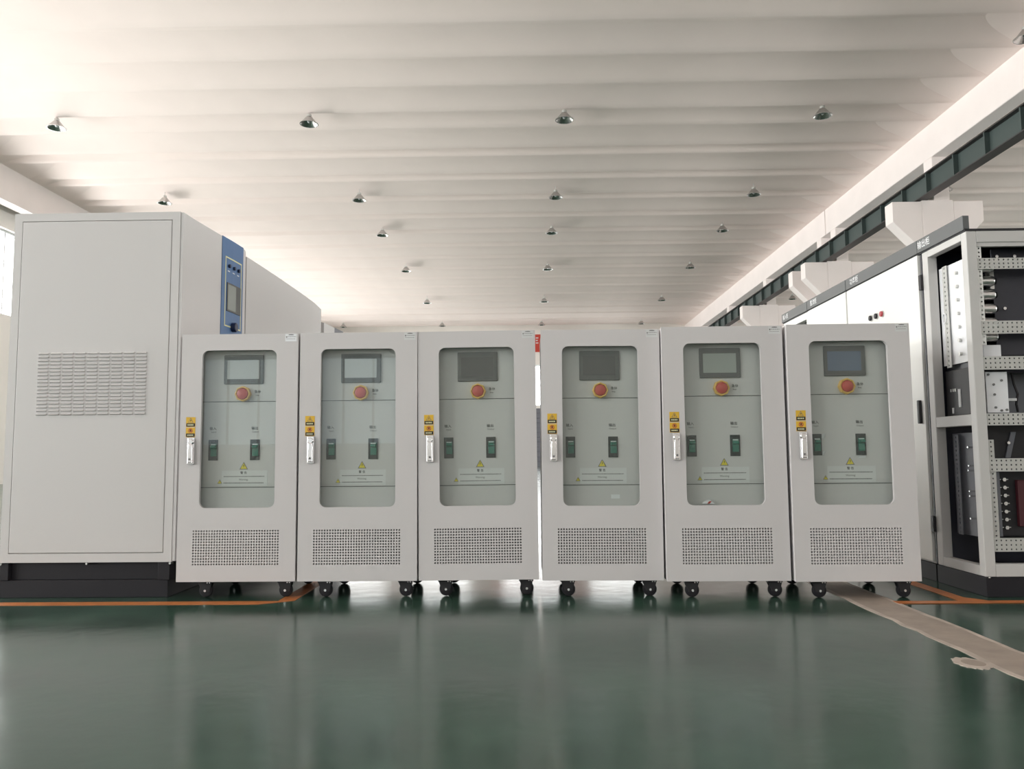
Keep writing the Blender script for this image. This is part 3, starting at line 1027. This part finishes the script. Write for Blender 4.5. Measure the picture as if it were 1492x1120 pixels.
# upper bay: white mounting plate with bolts on one side and capacitors on the other
MB().box(0.062, 0.067, 0.06, 0.40, 1.165, 1.70).build('mounting_plate', 'white_gloss', EO)
perf(0.30, 0.345, 1.15, 1.70, 1, 22, 0.050, 0.054, 0.010, 'perforated_strip', 'rail_grey', EO, 'x')
capm = MB().lathe([(0.0, 0.0), (0.027, 0.0), (0.027, 0.098), (0.0262, 0.104), (0.022, 0.108), (0.0, 0.108)], 24, (0, 0, 0), 'x').mesh('capacitor')
capc = MB().lathe([(0.0, 0.108), (0.017, 0.108), (0.017, 0.120), (0.0, 0.120)], 16, (0, 0, 0), 'x').mesh('capacitor_cap')
nut = MB().cyl((0, 0, 0), 'x', 0.010, -0.014, 0.0, 6).mesh('nut')
for r in range(7):
    zc = 1.64 - 0.0715 * r
    if zc < 1.2:
        continue
    for yy in (0.095, 0.205, 0.315):
        cp = place('capacitor', capm, 'aluminium', EO, smooth=True, loc=(0.067, yy, zc))
        place('capacitor_cap', capc, 'black', cp)
        if yy < 0.3:
            place('nut', nut, 'zinc', EO, loc=(0.062, yy + 0.01, zc))
MB().box(0.19, 0.86, 0.12, 0.128, 1.19, 1.74).build('black_panel', 'dark_panel', EO)
MB().box(0.165, 0.185, 0.10, 0.14, 1.53, 1.62).build('bracket', 'zinc', EO)
for (bx, bz) in ((0.235, 1.43), (0.30, 1.70), (0.21, 1.70), (0.22, 1.34)):
    MB().cyl((bx, 0, bz), 'y', 0.008, 0.105, 0.12, 10).build('bolt', 'bolt', EO)
tor = MB()
for k in range(20):
    a, c = 2 * PI * k / 20, 2 * PI * (k + 1) / 20
    tor.quad_prism([(0.05 + u, 0.345 + (0.020 + w) * math.cos(a), 1.42 + (0.026 + w) * math.sin(a)) for u, w in ((-.003, -.003), (.003, -.003), (.003, .003), (-.003, .003))],
                   [(0.05 + u, 0.345 + (0.020 + w) * math.cos(c), 1.42 + (0.026 + w) * math.sin(c)) for u, w in ((-.003, -.003), (.003, -.003), (.003, .003), (-.003, .003))])
tor.build('cable_ring', 'white_gloss', EO)
# middle bay
MB().box(0.082, 0.17, 0.05, 0.062, 1.176, 1.235).build('terminal_box', 'white_gloss', EO, bevel=0.003)
MB().box(0.078, 0.86, 0.12, 0.40, 1.10, 1.17).build('shelf', 'dark_panel', EO)
wp = MB().box(0.083, 0.188, 0.045, 0.052, 0.895, 1.098).build('white_plate', 'white_gloss', EO)
for (bx, bz) in ((0.094, 1.085), (0.118, 1.035), (0.158, 1.055), (0.120, 0.985), (0.122, 0.920), (0.150, 0.905), (0.176, 0.908)):
    MB().cyl((bx, 0, bz), 'y', 0.006, 0.040, 0.045, 10).build('screw', 'ink_soft', wp)
dm = MB().box(0.060, 0.20, 0.075, 0.39, 0.892, 1.135).build('drive_module', 'black', EO, bevel=0.004)
MB().box(0.056, 0.060, 0.24, 0.262, 0.935, 1.03).build('module_label', 'label_white', dm)
MB().box(0.056, 0.060, 0.315, 0.33, 0.905, 0.935).build('module_label', 'label_white', dm)
for s in (0.285, 0.305, 0.33):
    MB().box(0.055, 0.060, s, s + 0.007, 1.02, 1.035).build('terminal', 'zinc', dm)
perf(0.062, 0.080, 0.892, 1.07, 1, 7, 0.052, 0.056, 0.007, 'perforated_strip', 'cab_white', EO, 'x')
MB().box(0.21, 0.86, 0.20, 0.21, 0.895, 1.10).build('grey_sheet', 'slate', EO)
MB().box(0.205, 0.25, 0.08, 0.12, 0.955, 0.968).build('bracket', 'label_white', EO)
cb = MB()
pts = [(0.255, 0.12, 1.10), (0.252, 0.10, 1.04), (0.262, 0.09, 0.99), (0.258, 0.10, 0.94), (0.27, 0.11, 0.90)]
for (p, q) in zip(pts, pts[1:]):
    cb.quad_prism([(p[0] + u, p[1] + w, p[2]) for u, w in ((-.004, -.004), (.004, -.004), (.004, .004), (-.004, .004))],
                  [(q[0] + u, q[1] + w, q[2]) for u, w in ((-.004, -.004), (.004, -.004), (.004, .004), (-.004, .004))])
cb.build('cable', 'black', EO, smooth=True)
MB().box(0.0, 0.05, 0.05, D - 0.085, 0.832, 0.888).build('cross_bar', 'frame_grey', EO, bevel=0.003)
# lower bay
MB().box(0.085, 0.090, 0.09, 0.40, 0.27, 0.80).build('grey_sheet', 'slate', EO)
perf(0.30, 0.345, 0.27, 0.79, 1, 22, 0.062, 0.066, 0.011, 'perforated_strip', 'slate', EO, 'x')
for (yy, zz) in ((0.20, 0.725), (0.20, 0.63), (0.205, 0.605), (0.205, 0.50), (0.205, 0.475), (0.21, 0.36)):
    MB().cyl((0, yy, zz), 'x', 0.005, 0.055, 0.085, 8).build('screw', 'bolt', EO)
MB().box(0.11, 0.86, 0.10, 0.11, 0.284, 0.60).build('black_panel', 'black', EO)
MB().box(0.108, 0.118, 0.04, 0.10, 0.286, 0.60).build('edge_strip', 'slate', EO)
for k in range(7):
    zz = 0.325 + k * 0.0395
    s = MB().cyl((0.165, 0, zz), 'y', 0.010, 0.080, 0.100, 6).build('terminal_bolt', 'bolt', EO)
    MB().box(0.145, 0.192, 0.0955, 0.0975, zz - 0.0022, zz + 0.0022).build('washer_tab', 'zinc', s)
MB().box(0.225, 0.60, 0.075, 0.10, 0.33, 0.56).build('red_insulator', 'dark_red', EO, bevel=0.004)
MB().box(0.11, 0.86, 0.13, 0.14, 0.67, 0.83).build('black_panel', 'black', EO)
MB().cyl((0.23, 0, 0.735), 'z', 0.006, 0.70, 0.77, 10).build('terminal_bolt', 'bolt', EO) if False else None
MB().cyl((0.215, 0, 0.745), 'y', 0.008, 0.11, 0.13, 10).build('terminal_bolt', 'bolt', EO)
MB().quad_prism([(0.20, 0.12, 0.67), (0.225, 0.12, 0.67), (0.225, 0.126, 0.67), (0.20, 0.126, 0.67)],
                [(0.235, 0.12, 0.80), (0.26, 0.12, 0.80), (0.26, 0.126, 0.80), (0.235, 0.126, 0.80)]).build('busbar', 'slate', EO)
# hinges and bolts
for zz in (1.60, 0.27):
    MB().box(-0.016, 0.0, D - 0.030, D - 0.004, zz, zz + 0.085).build('hinge', 'black', EO, bevel=0.002)
for (bx, by) in ((-0.0005, 0.02), (-0.0005, 0.43)):
    MB().cyl((0.02, by - 0.015, 0.09), 'z', 0.007, 0.092, 0.098, 10).build('bolt', 'bolt', EO)


# white door cabinets behind it
def door_cabinet(label, ya, yb, sign, sy, seams, lamps=False, handle=None):
    e, h, D = frame_cabinet('switch_cabinet', label, ya, yb, sign)
    text(sign, 0.046, 'label_white', h, (-0.0128, sy - ya, 1.849), (PI / 2, 0, -PI / 2))
    MB().box(0.012, WD, 0.006, D - 0.002, 0.097, HZ0 - 0.012).build('body', 'cab_white', e)
    edges = [0.004] + [s - ya for s in seams] + [D - 0.004]
    drs = []
    for a, c in zip(edges, edges[1:]):
        drs.append(MB().box(-0.010, 0.010, a + 0.002, c - 0.002, 0.108, HZ0 - 0.014).build('door', 'cab_white', e, bevel=0.003))
    return e, drs


E2, d2 = door_cabinet('white switch cabinet door with three small indicator buttons', 4.505, 5.52, '功率柜', 5.38, [])
for k, (s, m) in enumerate(((4.975, 'indicator_red'), (5.055, 'black'), (5.135, 'black'))):
    kn = MB().cyl((0, s - 4.505, 1.553), 'x', 0.017, -0.026, -0.010, 18).build('indicator_button', m, d2[0], smooth=True, bevel=0.003)
    MB().cyl((0, s - 4.505, 1.553), 'x', 0.021, -0.015, -0.010, 18).build('bezel', 'zinc', kn)
MB().box(-0.028, -0.010, 0.035, 0.06, 0.86, 0.99).build('handle', 'black', d2[0], bevel=0.004)
E3, d3 = door_cabinet('plain white switch cabinet door behind the one with indicator buttons', 5.53, 6.29, '整流柜', 6.15, [])
# farthest: frame without door
E4, H4, D4 = frame_cabinet('frame_cabinet', 'farthest cabinet of the white row with an open door frame', 6.30, 6.92, '输入柜')
text('输入柜', 0.046, 'label_white', H4, (-0.0128, 0.52, 1.849), (PI / 2, 0, -PI / 2))
for (px, py) in ((0, 0), (WD - 0.07, 0), (0, D4 - 0.06), (WD - 0.07, D4 - 0.06)):
    MB().box(px, px + 0.068, py, py + 0.05, 0.097, 1.806).build('post', 'cab_white', E4, bevel=0.004)
for z0, z1 in ((1.75, 1.806), (0.097, 0.158)):
    MB().box(0.0, 0.045, 0.05, D4 - 0.06, z0, z1).build('cross_bar', 'cab_white', E4, bevel=0.003)
    MB().box(0.068, WD - 0.07, D4 - 0.045, D4 - 0.01, z0, z1).build('cross_bar', 'cab_white', E4, bevel=0.003)
MB().box(0.3, 0.31, 0.05, D4 - 0.06, 0.15, 1.70).build('grey_sheet', 'slate', E4)
